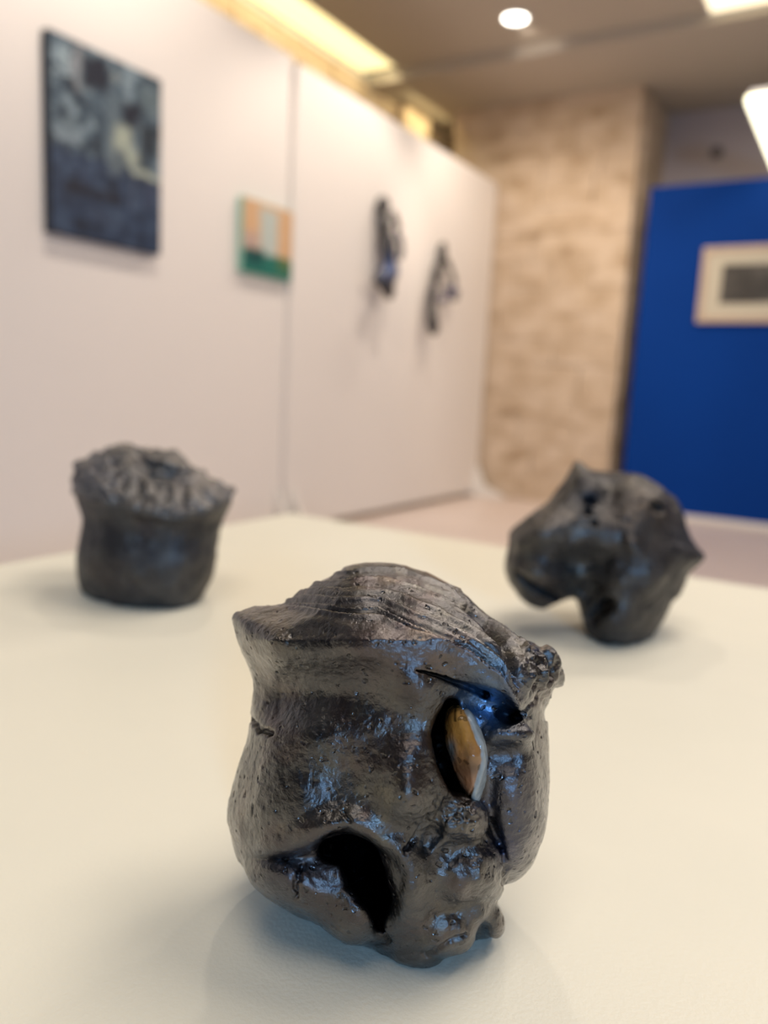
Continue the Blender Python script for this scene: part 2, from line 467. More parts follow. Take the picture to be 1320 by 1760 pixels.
_b = N(m_shard, 'ShaderNodeBump', Strength=0.35, Distance=0.001); L(m_shard, _n.outputs['Fac'], _b.inputs['Height']); L(m_shard, _b.outputs[0], BS(m_shard).inputs['Normal'])

# ------------------------------------------------------------------ the room
ZC = 3.50
st = lambda o: tag(o, kind='structure')
st(boxes('floor', [(-4.3, 4.3, -4.3, 7.9, -0.12, 0.0)], m_floor))
# ceiling with a light cove along the stone wall and a lower band at the back
st(boxes('ceiling', [(-3.60, 4.3, -4.3, 5.86, ZC, ZC + 0.25), (-4.3, 4.3, 5.86, 7.9, ZC - 0.075, ZC + 0.25),
                     (-4.3, -3.60, -4.3, 5.86, ZC + 0.17, ZC + 0.25)], m_ceil))
st(boxes('wall_back', [(-4.3, 4.3, 7.5, 7.8, 0, ZC)], m_backwall))
st(boxes('wall_right', [(4.0, 4.3, -4.3, 7.5, 0, ZC)], m_wall))
st(boxes('wall_front', [(-4.3, 4.3, -4.3, -4.0, 0, ZC)], m_wall_front))
wl = st(boxes('wall_left', [(-4.25, -3.97, -4.0, 7.5, 0, ZC - 0.02)], m_mortar))
st(boxes('trim_cove', [(-3.99, -3.93, -4.0, 5.86, ZC - 0.035, ZC + 0.0)], m_white, bevel=0.006))

# rough stone blocks: the ones of the left wall that rise above the panels, and the pillar's
_sm = []
for k in range(10):
    bm = bmesh.new(); bmesh.ops.create_cube(bm, size=1)
    bmesh.ops.bevel(bm, geom=bm.edges[:], offset=0.02, segments=1, affect='EDGES')
    for v in bm.verts: v.co += Vector((random.uniform(-.012, .012), random.uniform(-.03, .03), random.uniform(-.012, .012)))
    me = bpy.data.meshes.new('stone_block'); bm.to_mesh(me); bm.free(); me.materials.append(m_stone); _sm.append(me)
def stone(parent, c, d):
    o = bpy.data.objects.new('stone_block', random.choice(_sm)); COL.objects.link(o)
    o.parent = parent; o.matrix_parent_inverse = Matrix.Translation(-Vector(parent.location))
    o.location = c; o.scale = d
z = 2.42
while z < 3.44:
    hh = min(random.uniform(.20, .24), 3.46 - z); y = 2.2 + random.uniform(0, .3)
    while y < 7.4:
        ln = random.uniform(.28, .5)
        stone(wl, (-3.975 + random.uniform(-.006, .012), y + ln / 2, z + hh / 2), (.09, ln - .012, hh - .010))
        y += ln
    z += hh
# lit pilaster at the end of the left wall
pil = st(boxes('trim_pilaster', [(-3.96, -3.80, 6.30, 6.75, 0, 3.40)], m_stone, bevel=.01))

PX0, PX1, PYF = -3.50, -1.85, 6.72
pr = st(boxes('wall_pillar', [(PX0 + .03, PX1 - .03, PYF + .04, 7.5, 0, 3.425)], m_mortar))
z = 0.0
while z < 3.41:
    hh = min(random.uniform(.21, .27), 3.425 - z)
    if 3.425 - z - hh < .08: hh = 3.425 - z
    x = PX0 + random.uniform(-.02, 0)
    while x < PX1 - .05:
        ln = random.uniform(.30, .55)
        if PX1 - x - ln < .18: ln = PX1 - x
        stone(pr, (x + ln / 2, PYF + .05 + random.uniform(-.003, .003), z + hh / 2), (ln - .001, .12, hh - .001))
        x += ln
    y = PYF + .11
    while y < 7.45:
        ln = min(random.uniform(.25, .45), 7.5 - y)
        stone(pr, (PX1 - .04 + random.uniform(-.006, .006), y + ln / 2, z + hh / 2), (.12, ln - .006, hh - .005))
        y += ln
    z += hh

# ------------------------------------------------------------------ display panels
XP1, XP2 = -3.08, -3.045
p1 = empty('display_panel', (XP1, 1.4, 0), 'white gallery panel carrying the dark blue canvas and the small orange canvas', 'panel')
boxes('board', [(XP1 - .10, XP1, -1.2, 3.83, .04, 2.80)], m_panel, p1, .004)
p2 = empty('display_panel', (XP2, 5.3, 0), 'white gallery panel carrying the two dark twisted wall sculptures', 'panel')
boxes('board', [(XP2 - .10, XP2, 3.833, 6.68, .04, 2.765)], m_panel, p2, .004)
def foot(parent, y):
    x = parent.location.x
    prism('foot', [(x - .40, 0), (x - .14, .05), (x - .05, .30), (x + .005, .30), (x + .10, .10), (x + .30, .02), (x + .30, 0)], 1, y - .02, y + .02, m_white, parent, .003)
foot(p1, 3.79); foot(p1, -1.1); foot(p2, 3.90); foot(p2, 6.63)
foot(p1, 1.3)
pb = empty('display_panel', (-.3, 6.75, 0), 'deep blue gallery panel at the back carrying the pale framed picture', 'panel')
boxes('board', [(-1.72, 1.6, 6.70, 6.80, .03, 2.63)], m_blue, pb, .004)
boxes('base_rail', [(-1.71, 1.6, 6.685, 6.815, 0, .045)], m_white, pb, .004)

# round dark socket on the wall above the blue panel
q = ony(1232, 262, 7.5)
so = empty('wall_fitting', tuple(q), 'small round grey fitting on the wall above the blue panel', 'fitting')
bm = bmesh.new()
for r_, d_ in ((.055, .018), (.035, .035)):
    g = bmesh.ops.create_cone(bm, cap_ends=True, segments=32, radius1=r_, radius2=r_ * .92, depth=d_)
    for v in g['verts']: v.co = Vector((q[0] + v.co.x, 7.5 - d_ / 2 - v.co.z, q[2] + v.co.y))
me = bpy.data.meshes.new('cover'); bm.to_mesh(me); bm.free(); link('cover', me, mat('fitting_grey', (.16, .14, .14), .5), so)

# ------------------------------------------------------------------ lamps in view
# cove light
q0, q1 = 1.0, 5.80
cv = empty('cove_light', (-3.80, 3.4, ZC + .15), 'long glowing yellow cove light above the stone wall', 'light')
boxes('diffuser', [(-3.93, -3.602, q0, q1, ZC + .012, ZC + .035)], emit('cove_glow', (1.0, 0.86, 0.46), 1.25), cv, .004)
boxes('housing', [(-3.94, -3.605, q0 - .02, q1 + .02, ZC + .040, ZC + .168)], m_metal, cv)
area('cove_lamp', (-3.64, 3.4, ZC - .004), (-3.95, 3.4, 2.9), 4.8, 16, (1.0, 0.86, 0.55), .03)
area('pilaster_fill', (-3.60, 6.5, ZC - .10), (-3.95, 6.5, 2.9), .8, 3.5, (1.0, 0.84, 0.46), .03)  # added lamp without a fixture, brightens the pilaster past the cove
# downlight
q = onz(886, 30, ZC)
dl = empty('ceiling_downlight', tuple(q), 'round white recessed downlight glowing in the ceiling', 'light')
lathe('trim_ring', [(.088, 0), (.10, 0), (.10, -.008), (.086, -.012), (.080, -.004)][::-1], q, m_metal, dl)
lathe('lens', [(.001, -.006), (.079, -.006), (.079, -.001), (.001, -.001)], q, emit('downlight_glow', (1.0, 0.96, 0.86), 9), dl)
spot('downlight_lamp', (q[0], q[1], q[2] - .03), (q[0], q[1] + .1, 0), 40, NEUT, 150, .05, .9)
spot('downlight_face', (q[0], q[1] + .10, q[2] - .035), (q[0], q[1] + .46, q[2] - .055), 2.2, NEUT, 75, .01, .8)
# square panel light at the top edge
q = onz(1219, 20, ZC)
pl = empty('ceiling_panel_light', (q[0] + .3, q[1] - .3, ZC), 'square pale yellow ceiling light cut by the top edge of the photo', 'light')
boxes('diffuser', [(q[0] + .015, q[0] + .585, q[1] - .585, q[1] - .015, ZC - .012, ZC - .002)], emit('panel_glow', (1.0, 0.88, 0.62), 1.5), pl)
boxes('frame', [(q[0], q[0] + .6, q[1] - .015, q[1], ZC - .02, ZC), (q[0], q[0] + .6, q[1] - .6, q[1] - .585, ZC - .02, ZC),
                (q[0], q[0] + .015, q[1] - .585, q[1] - .015, ZC - .02, ZC), (q[0] + .585, q[0] + .6, q[1] - .585, q[1] - .015, ZC - .02, ZC)], m_metal, pl)
# pendant tube at the right edge
zt = 2.72
q = onz(1281, 178, zt)
pt = empty('pendant_tube_light', (q[0] + .11, q[1] + .85, zt), 'bright linear pendant lamp cut by the right edge of the photo', 'light')
boxes('diffuser', [(q[0], q[0] + .22, q[1], q[1] + 1.7, zt, zt + .045)], emit('tube_glow', (1.0, 0.95, 0.70), 3.0), pt, .015, 3)
boxes('housing', [(q[0] + .02, q[0] + .20, q[1] + .01, q[1] + 1.69, zt + .046, zt + .075)], m_metal, pt)
for yy in (.15, 1.55):
    lathe('cable', [(.0015, 0), (.0015, ZC - zt - .075 - (0.075 if q[1] + yy > 5.86 else 0))], (q[0] + .11, q[1] + yy, zt + .075), m_dark, pt, 8)

# ------------------------------------------------------------------ framed pictures
# large dark blue canvas
XF = XP1 + .05
a = onx(88, 50, XF); b = onx(283, 140, XF); c = onx(272, 437, XF); d = onx(84, 397, XF)
y0, y1 = (a[1] + d[1]) / 2, (b[1] + c[1]) / 2; z0, z1 = (c[2] + d[2]) / 2, (a[2] + b[2]) / 2
def canvas_mat(name, rows):
    """abstract brushwork: rows of (kind, params) blended over a base, in face coordinates u,v in 0..1"""
    m = mat(name, (.02, .03, .05), .45)
    tc = N(m, 'ShaderNodeTexCoord'); sx = N(m, 'ShaderNodeSeparateXYZ'); L(m, tc.outputs['Generated'], sx.inputs[0])
    return m, sx.outputs[1], sx.outputs[2], tc
def mth(m, op, a, b=None, c=None):
    n = N(m, 'ShaderNodeMath', operation=op)
    for i, v in enumerate((a, b, c)):
        if v is None: continue
        if isinstance(v, (int, float)): n.inputs[i].default_value = v
        else: L(m, v, n.inputs[i])
    return n.outputs[0]
def rectmask(m, u, v, u0, u1, v0, v1, soft=.02):
    def band(x, a, b):
        r1 = N(m, 'ShaderNodeMapRange', interpolation_type='SMOOTHSTEP'); L(m, x, r1.inputs[0]); r1.inputs[1].default_value = a - soft; r1.inputs[2].default_value = a + soft
        r2 = N(m, 'ShaderNodeMapRange', interpolation_type='SMOOTHSTEP'); L(m, x, r2.inputs[0]); r2.inputs[1].default_value = b + soft; r2.inputs[2].default_value = b - soft
        return mth(m, 'MULTIPLY', r1.outputs[0], r2.outputs[0])
    return mth(m, 'MULTIPLY', band(u, u0, u1), band(v, v0, v1))
def mixc(m, fac, A, col):
    x = N(m, 'ShaderNodeMix', data_type='RGBA'); L(m, fac, x.inputs['Factor'])
    if isinstance(A, tuple): x.inputs[6].default_value = (*A, 1)
    else: L(m, A, x.inputs[6])
    if isinstance(col, tuple): x.inputs[7].default_value = (*col, 1)
    else: L(m, col, x.inputs[7])
    return x.outputs[2]
m, u, v, tc = canvas_mat('dark_blue_painting', None)
wn = N(m, 'ShaderNodeTexNoise', Scale=3.0, Detail=3.0); mp = N(m, 'ShaderNodeMapping'); mp.inputs['Scale'].default_value = (1, 2.2, 3.2); L(m, tc.outputs['Generated'], mp.inputs[0]); L(m, mp.outputs[0], wn.inputs['Vector'])
wob = mth(m, 'MULTIPLY', mth(m, 'SUBTRACT', wn.outputs['Fac'], .5), .14)
u2 = mth(m, 'ADD', u, wob); v2 = mth(m, 'ADD', v, wob)
base = ramp(m, wn.outputs['Fac'], [(.32, (.006, .010, .022)), (.5, (.022, .042, .088)), (.66, (.055, .09, .15))]).outputs[0]
up = ramp(m, wn.outputs['Fac'], [(.34, (.010, .018, .032)), (.5, (.055, .09, .125)), (.64, (.22, .29, .33))]).outputs[0]
cc = mixc(m, rectmask(m, u, v2, -1, 2, .44, 2, .01), base, up)
PAL = (.32, .40, .43); DK = (.008, .012, .026); CR = (.38, .42, .34)
for (a0, a1, b0, b1, s_, col_) in [(.02, .16, .80, .82, .01, PAL), (.13, .16, .80, .95, .01, PAL), (.06, .10, .86, .90, .01, PAL), (.18, .25, .74, .97, .01, (.22, .24, .26)), (.27, .50, .80, .97, .03, DK),
                                   (.02, .24, .47, .53, .02, (.22, .28, .32)), (.10, .22, .54, .60, .03, (.14, .19, .22)), (.48, .60, .50, .82, .04, (.10, .14, .17)), (.62, .78, .68, .80, .03, DK), (.80, .97, .55, .72, .03, (.012, .022, .035)),
                                   (.55, .70, .53, .66, .04, CR), (.64, .76, .46, .57, .04, CR), (.50, .62, .40, .52, .05, (.10, .13, .15)), (.70, 1.0, .415, .45, .015, CR), (.78, 1, .80, .93, .05, (.10, .14, .16)), (.52, .60, .88, .93, .02, (.2, .24, .25)),
                                   (.25, .30, .28, .38, .03, (.03, .05, .10)), (.70, .73, .22, .38, .02, (.07, .095, .15)), (.30, .60, .10, .16, .04, (.035, .055, .10)), (.1, .6, .22, .28, .03, (.008, .01, .022)), (.83, .95, .25, .4, .04, (.03, .045, .09))]:
    cc = mixc(m, rectmask(m, u2, v2, a0, a1, b0, b1, s_), cc, col_)
L(m, cc, BS(m).inputs['Base Color'])
cvs = empty('canvas_painting', (XP1, (y0 + y1) / 2, z0), 'large dark blue abstract canvas on the left white panel', 'painting')
boxes('painted_face', [(XF - .004, XF, y0 + .004, y1 - .004, z0 + .004, z1 - .004)], m, cvs)
boxes('stretcher', [(XP1 + .001, XF - .004, y0, y1, z0, z1)], mat('canvas_side', (.012, .016, .026), .6), cvs, .003)

# small orange and green canvas
XG = XP1 + .045
a = onx(419, 334, XG); d = onx(419, 468, XG)
y0, y1 = a[1], 3.815; z1 = a[2] - .005; z0 = d[2] + .005
m, u, v, tc = canvas_mat('orange_green_painting', None)
gn = N(m, 'ShaderNodeTexNoise', Scale=7.0, Detail=3.0); L(m, tc.outputs['Generated'], gn.inputs['Vector'])
gw = mth(m, 'MULTIPLY', mth(m, 'SUBTRACT', gn.outputs['Fac'], .5), .12); uw = mth(m, 'ADD', u, gw); vw = mth(m, 'ADD', v, gw)
cc = mixc(m, gn.outputs['Fac'], (.60, .36, .18), (.72, .47, .28))
cc = mixc(m, rectmask(m, uw, vw, .32, .68, .2, .93, .05), cc, (.50, .55, .50))
cc = mixc(m, rectmask(m, uw, vw, .0, .30, .28, .55, .08), cc, (.50, .36, .30))
cc = mixc(m, rectmask(m, uw, vw, -.5, 1.5, -.5, .30, .03), cc, (.015, .16, .12))
cc = mixc(m, rectmask(m, uw, vw, .05, .4, .12, .34, .05), cc, (.006, .07, .065))
cc = mixc(m, rectmask(m, uw, vw, .7, .98, .1, .3, .05), cc, (.08, .16, .06))
L(m, cc, BS(m).inputs['Base Color'])
sc = empty('canvas_painting', (XP1, (y0 + y1) / 2, z0), 'small square canvas in orange and green with mint edges beside the panel joint', 'painting')
boxes('painted_face', [(XG - .004, XG, y0 + .003, y1 - .003, z0 + .003, z1 - .003)], m, sc)
boxes('stretcher', [(XP1 + .001, XG - .004, y0, y1, z0, z1)], mat('mint_side', (.30, .52, .42), .6), sc, .003)

# framed picture on the blue panel
YB = 6.66
a = ony(1207, 425, YB); d = ony(1198, 554, YB); x0 = (a[0] + d[0]) / 2; z1 = a[2]; z0 = d[2]; x1 = x0 + .88
fp = empty('framed_picture', ((x0 + x1) / 2, 6.70, z0), 'pale wooden frame with a dark grey picture on the blue panel', 'picture')
fw = .045
boxes('frame', [(x0, x1, YB, 6.699, z0, z0 + fw), (x0, x1, YB, 6.699, z1 - fw, z1), (x0, x0 + fw, YB, 6.699, z0 + fw, z1 - fw), (x1 - fw, x1, YB, 6.699, z0 + fw, z1 - fw)],
      noise_mat('pale_wood', (.50, .38, .28), (.56, .43, .33), 12, .5), fp, .003)
boxes('mat_board', [(x0 + fw, x1 - fw, YB + .012, 6.69, z0 + fw, z1 - fw)], mat('mat_board', (.56, .51, .40), .7), fp)
mpic = noise_mat('grey_print', (.045, .04, .035), (.13, .12, .105), 5, .45, lo=.4, hi=.65)
boxes('print', [(x0 + .155, x1 - .155, YB + .008, YB + .012, z0 + .145, z1 - .135)], mpic, fp)

# ------------------------------------------------------------------ plinth
c = onz(500, 884, ZT); pr_ = onz(1320, 1004, ZT)
X0 = -.708; Y1 = .905
pn = empty('plinth', ((X0 + .5) / 2, .1, 0), 'cream white plinth under the three dark ceramic sculptures', 'plinth')
boxes('top', [(X0, .55, -.45, Y1, ZT - .02, ZT)], m_plinth, pn, .0025)
boxes('body', [(X0 + .004, .546, -.446, Y1 - .004, 0.0, ZT - .0205)], m_white, pn, .002)

# ------------------------------------------------------------------ colours of the glaze, plus painted light and shade
def glaze_cols(V, tint_shade=(), tone=1.0, seed=0.0):
    x, y, w = V.T + seed
    con = .45 if seed else 1.0
    n1 = fbm(x, y, w, 80, 4)[:, None] * 1.5 * con; n2 = fbm(x + 500, y, w, 34, 4)[:, None] * 1.5 * con
    base = np.array([.114, .113, .114]); br = np.array([.098, .074, .074]); dk = np.array([.050, .050, .060]); ol = np.array([.165, .157, .130])
    c = base + (br - base) * np.clip(n1 * 2.4, 0, 1) + (dk - base) * np.clip(-n1 * 2.2, 0, 1) * .8 + (ol - base) * np.clip(n2 * 2 - .2, 0, 1) * .7
    for (px, py, r, col, k) in tint_shade:
        g = np.exp(-((V[:, 0] - px) ** 2 + (V[:, 1] - py) ** 2) / (r * r))[:, None] * k
        c = c * (1 - g) + np.array(col) * g
    return np.clip(c * tone, 0, 1)

# ------------------------------------------------------------------ main sculpture
MAIN = [(399, 1054), (427, 1049), (455, 1045), (487, 1040), (500, 1027), (530, 1011), (546, 1000), (583, 983), (595, 972), (640, 967), (690, 970), (720, 981), (737, 984), (772, 1003),
        (800, 1018), (820, 1038), (845, 1056), (870, 1073), (900, 1096), (920, 1105), (938, 1119), (943, 1132), (955, 1147), (969, 1166), (964, 1180), (945, 1190), (936, 1216), (931, 1245),
        (931, 1290), (927, 1353), (924, 1385), (908, 1440), (893, 1480), (869, 1522), (856, 1538), (864, 1561), (866, 1580), (858, 1600), (844, 1614), (815, 1616), (800, 1632),
        (780, 1660), (740, 1690), (690, 1692), (650, 1668), (628, 1638), (610, 1621), (580, 1605), (540, 1586), (496, 1557), (458, 1526), (424, 1494), (406, 1474), (394, 1428), (390, 1405), (397, 1360), (408, 1320),
        (425, 1262), (434, 1215), (438, 1178), (430, 1145), (417, 1118), (408, 1088)]
D0 = .280
K = Clay(375, 985, 952, 1705, -235, 256, 2.1, D0)
K.inflate(MAIN, 225, 205, lambda x, y: np.interp(y, [960, 1100, 1400, 1700], [-70, 20, 0, -25]) + 0 * x, bl=140)
X, Y = K.X2, K.Y2
G = lambda cx, cy, sx, sy: np.exp(-((X - cx) / sx) ** 2 - ((Y - cy) / sy) ** 2)
RIM = [(400, 1056), (430, 1051), (500, 1048), (560, 1053), (620, 1063), (700, 1082), (760, 1105), (820, 1133), (866, 1165), (892, 1198), (905, 1228)]
d, sg, ar = line_d(X, Y, RIM)
sd = d * sg                                           # + below the rim
H = 34 * np.exp(-(np.maximum(sd, 0) / 40) ** 2) * (sd > 0) + (34 * np.exp(-(np.minimum(sd, 0) / 60) ** 2)) * (sd <= 0)
H -= 24 * np.exp(-((sd - 130) / 70) ** 2) * np.clip((760 - X) / 200, 0, 1)
H += 12 * G(470, 1350, 80, 110) - 12 * G(585, 1330, 75, 100) - 8 * G(478, 1440, 70, 24) - 12 * G(560, 1190, 110, 40)
H += 24 * G(716 + 14 * np.sin((Y - 1180) / 38), 1175, 50, 42) + 26 * G(712 + 16 * np.sin((Y - 1180) / 30), 1325, 48, 62) + 36 * G(694, 1380, 48, 40) + 6 * G(560, 1260, 90, 40)
H += 14 * G(470, 1130, 40, 60) - 34 * G(800, 1240, 60, 80) + 20 * G(600, 1120, 120, 30)
H += -18 * G(845, 1380, 26, 90)
ARCH = np.array([(392, 1470), (440, 1474), (495, 1468), (540, 1452), (572, 1434), (596, 1428), (622, 1440), (650, 1462), (678, 1476), (692, 1505), (690, 1550), (676, 1600)], float)
d, sg, ar = line_d(X, Y, smooth_poly(ARCH, 0)); sa = d * sg
st_ = np.clip(sa / 20 + .5, 0, 1); st_ = st_ * st_ * (3 - 2 * st_)
fade = np.clip(ar * 5, 0, 1) * np.clip((1 - ar) * 6, 0, 1)
H += fade * (24 * np.exp(-((sa + 16) / 26) ** 2) - 30 * st_ * np.exp(-(np.maximum(sa, 0) / 60) ** 2))
K.relief(H, 0)
# right lobe, its hollow and bump
K.ell((878, 1350, 40), (66, 165, 120), 30)
K.ell((874, 1263, 150), (48, 20, 30), 24)
K.ell((868, 1304, 176), (26, 20, 26), 26, sub=True)
# overhanging lid and the cavity beneath it
K.ell((800, 1150, 130), (110, 32, 72), 22, rot=.38)
K.ell((838, 1214, 190), (58, 30, 50), 8, sub=True, rot=.35)
K.ell((874, 1228, 150), (24, 12, 40), 8, sub=True, rot=.2)
K.groove([(712, 1152), (740, 1158), (805, 1181), (840, 1196)], [1.5, 4, 6, 9], [185, 150, 130, 110], 4)
# crumpled lobe at the right of the rim
K.ell((925, 1155, 40), (36, 46, 46), 12, rot=.3)
# long cavity that holds the shard
K.groove([(775, 1207), (772, 1250), (780, 1305), (800, 1360), (822, 1395)], [15, 34, 36, 26, 10], [100, 55, 45, 60, 80], 10)
K.groove([(822, 1390), (846, 1420), (866, 1470), (868, 1520)], [9, 7, 5, 4], [125, 110, 85, 60], 12)
# lower lip, mouth
K.ell((522, 1524, 76), (104, 50, 84), 34, rot=.38)
K.ell((612, 1566, 88), (56, 58, 76), 34)
K.groove([(562, 1460), (602, 1462), (637, 1499), (650, 1547), (650, 1592)], [20, 34, 45, 32, 11], [10, -40, -72, -2, 72], 20)
# brow round the mouth
K.ell((690, 1470, 150), (34, 90, 46), 26, rot=-.25)
# knobs at the lower right
K.ell((786, 1408, 150), (56, 44, 58), 9)
K.ell((742, 1404, 158), (24, 28, 26), 20)
K.ell((798, 1504, 112), (64, 54, 68), 24)
K.ell((848, 1500, 80), (26, 60, 50), 10, rot=.1)
K.ell((846, 1578, 52), (24, 36, 36), 10, rot=-.3)
K.ell((812, 1562, 95), (36, 34, 40), 10)
K.ell((760, 1600, 96), (62, 46, 52), 14)
K.ell((718, 1640, 78), (42, 26, 34), 8)
K.ell((738, 1446, 200), (12, 24, 24), 14, sub=True, rot=.5)
K.cut_table()
V, Q = K.extract(1)
# fine relief pushed along the normals: folds of the crown, wrinkles, cracks, pits
Nn = vert_normals(V, Q)
if (Nn * (V - V.mean(0))).sum() < 0: Nn = -Nn
x, y, w = V.T
front = np.clip((w + 60) / 60, 0, 1)
disp = np.zeros(len(V))
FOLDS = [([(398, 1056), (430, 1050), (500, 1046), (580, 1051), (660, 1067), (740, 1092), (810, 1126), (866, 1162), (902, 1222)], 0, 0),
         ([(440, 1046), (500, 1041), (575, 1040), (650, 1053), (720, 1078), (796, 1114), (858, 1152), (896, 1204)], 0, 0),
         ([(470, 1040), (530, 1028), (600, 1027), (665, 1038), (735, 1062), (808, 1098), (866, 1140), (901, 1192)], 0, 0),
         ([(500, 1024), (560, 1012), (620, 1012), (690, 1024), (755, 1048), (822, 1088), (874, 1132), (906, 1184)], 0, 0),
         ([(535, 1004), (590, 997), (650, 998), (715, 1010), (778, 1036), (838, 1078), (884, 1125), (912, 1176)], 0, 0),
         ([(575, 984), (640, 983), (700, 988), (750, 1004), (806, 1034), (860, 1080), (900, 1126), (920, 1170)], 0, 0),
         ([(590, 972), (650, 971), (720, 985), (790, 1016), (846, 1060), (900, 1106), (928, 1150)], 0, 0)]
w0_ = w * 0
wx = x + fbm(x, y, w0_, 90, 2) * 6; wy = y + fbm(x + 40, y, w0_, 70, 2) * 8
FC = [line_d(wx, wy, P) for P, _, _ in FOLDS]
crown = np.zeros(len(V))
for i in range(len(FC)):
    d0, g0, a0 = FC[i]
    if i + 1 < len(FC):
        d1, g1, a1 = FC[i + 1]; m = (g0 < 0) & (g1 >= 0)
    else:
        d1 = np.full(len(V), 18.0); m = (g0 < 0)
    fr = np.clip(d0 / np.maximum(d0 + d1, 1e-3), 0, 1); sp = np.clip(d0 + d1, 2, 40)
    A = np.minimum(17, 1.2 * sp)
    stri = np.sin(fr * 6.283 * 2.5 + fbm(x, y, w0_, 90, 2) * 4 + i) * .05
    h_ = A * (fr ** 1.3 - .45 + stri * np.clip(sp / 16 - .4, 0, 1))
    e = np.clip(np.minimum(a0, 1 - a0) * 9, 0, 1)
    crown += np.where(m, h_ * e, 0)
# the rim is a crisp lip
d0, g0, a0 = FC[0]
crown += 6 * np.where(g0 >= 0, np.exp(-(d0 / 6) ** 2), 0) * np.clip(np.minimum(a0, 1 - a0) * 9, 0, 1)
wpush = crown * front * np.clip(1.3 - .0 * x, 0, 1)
d, sg, ar = line_d(x, y, RIM); above = np.where(d * sg < 0, np.clip(d / 25, 0, 1), 0) * (y < 1240)
disp += above * fbm(x, y, w0_, 26, 2) * 1.2 * 1.0
d, sg, ar = line_d(wx, wy, [(778, 1022), (832, 1066), (868, 1112), (892, 1172), (902, 1210)])
disp -= 20 * np.exp(-(d / 8) ** 2) * front * np.clip(np.minimum(ar, 1 - ar) * 5, 0, 1)
# crumple on the right end of the rim
cr = np.exp(-((x - 930) / 42) ** 2 - ((y - 1150) / 55) ** 2)
disp += cr * (8 * np.sin((x * .9 - y * .35) / 5.2 + fbm(x, y, w, 30, 2) * 3) + fbm(x, y, w, 14, 3) * 9)
# knobbly lower right
kn = np.exp(-((x - 800) / 85) ** 2 - ((y - 1500) / 140) ** 2)
disp += kn * (fbm(x, y, w, 34, 2) * 8) + np.exp(-((x - 786) / 50) ** 2 - ((y - 1405) / 38) ** 2) * (fbm(x, y, w, 24, 3) * 16 - np.abs(fbm(x + 50, y, w, 16, 2)) * 10)
disp += (1 - .7 * above) * (fbm(x, y, w, 120, 2) * 8 + fbm(x, y, w, 26, 2) * 1.8 + fbm(x, y, w, 8, 2) * .7)
# cracks
def crack(P, A, wd_):
    global disp
    d, sg, ar = line_d(x + fbm(x, y, w, 14, 2) * 5, y + fbm(x + 90, y, w, 14, 2) * 5, P)
    disp -= A * np.exp(-(d / wd_) ** 2) * (w > -20)
for P, A, wd_ in [([(430, 1235), (445, 1256), (463, 1258)], 11, 4), ([(520, 1490), (508, 1515), (508, 1545)], 9, 4.5), ([(650, 1590), (668, 1615)], 8, 4), ([(700, 1460), (722, 1440), (740, 1405)], 10, 6),
                  ([(730, 1640), (770, 1620), (800, 1608)], 8, 5), ([(860, 1450), (872, 1490), (866, 1520)], 7, 4), ([(590, 1395), (602, 1410)], 6, 4), ([(925, 1200), (905, 1228), (880, 1232)], 8, 5)]:
    crack(P, A, wd_)
# pits
pn_ = vnoise(x / 8.5, y / 8.5, w / 8.5)
disp -= np.clip(pn_ - .72, 0, 1) * 14 * (w > -60) * (1 - above)
V = V + Nn * disp[:, None]; V = V + Nn * wpush[:, None]
K.X2 = None
org = onz(700, 1652, ZT); org = np.array([org[0], org[1] + .02, ZT])
tint_shade = [(830, 1390, 22, (.01, .015, .12), .9), (875, 1460, 30, (.02, .03, .14), .8), (830, 1212, 48, (.09, .28, .60), .95), (884, 1234, 16, (.01, .01, .015), .9), (900, 1400, 70, (.08, .085, .16), .6), (620, 1500, 50, (.02, .02, .04), .9), (780, 1300, 50, (.02, .02, .03), .9),  # slit cavity blue is painted reflection; mouth and hollow darks are painted shade
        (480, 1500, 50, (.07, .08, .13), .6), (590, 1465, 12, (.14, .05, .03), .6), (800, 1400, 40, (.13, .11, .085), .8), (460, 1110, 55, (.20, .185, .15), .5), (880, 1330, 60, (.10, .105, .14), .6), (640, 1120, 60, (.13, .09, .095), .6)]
cols = glaze_cols(V, tint_shade, .50)
cols *= (1 + 1.0 * np.clip(wpush / 12, -.55, 1))[:, None]  # fold shading painted in: crests lighter, valleys darker
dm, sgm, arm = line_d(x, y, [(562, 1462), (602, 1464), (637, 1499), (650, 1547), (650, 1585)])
hollow_shade = np.clip((46 - dm) / 10, 0, 1) * np.clip((125 - V[:, 2]) / 30, 0, 1)
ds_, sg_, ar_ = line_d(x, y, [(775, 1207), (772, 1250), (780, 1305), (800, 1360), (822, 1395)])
hollow_shade = np.maximum(hollow_shade, np.clip((40 - ds_) / 8, 0, 1) * np.clip((130 - V[:, 2]) / 30, 0, 1))
cols = np.concatenate([cols * (1 - .93 * hollow_shade)[:, None], (1 - .9 * hollow_shade)[:, None]], 1)  # mouth and shard cavity darkened, coat masked: painted shade of the hollows
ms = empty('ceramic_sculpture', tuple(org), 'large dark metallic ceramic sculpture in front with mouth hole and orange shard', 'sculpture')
body = clay_object('ceramic_body', K, V, Q, m_glaze, ms, cols, org)

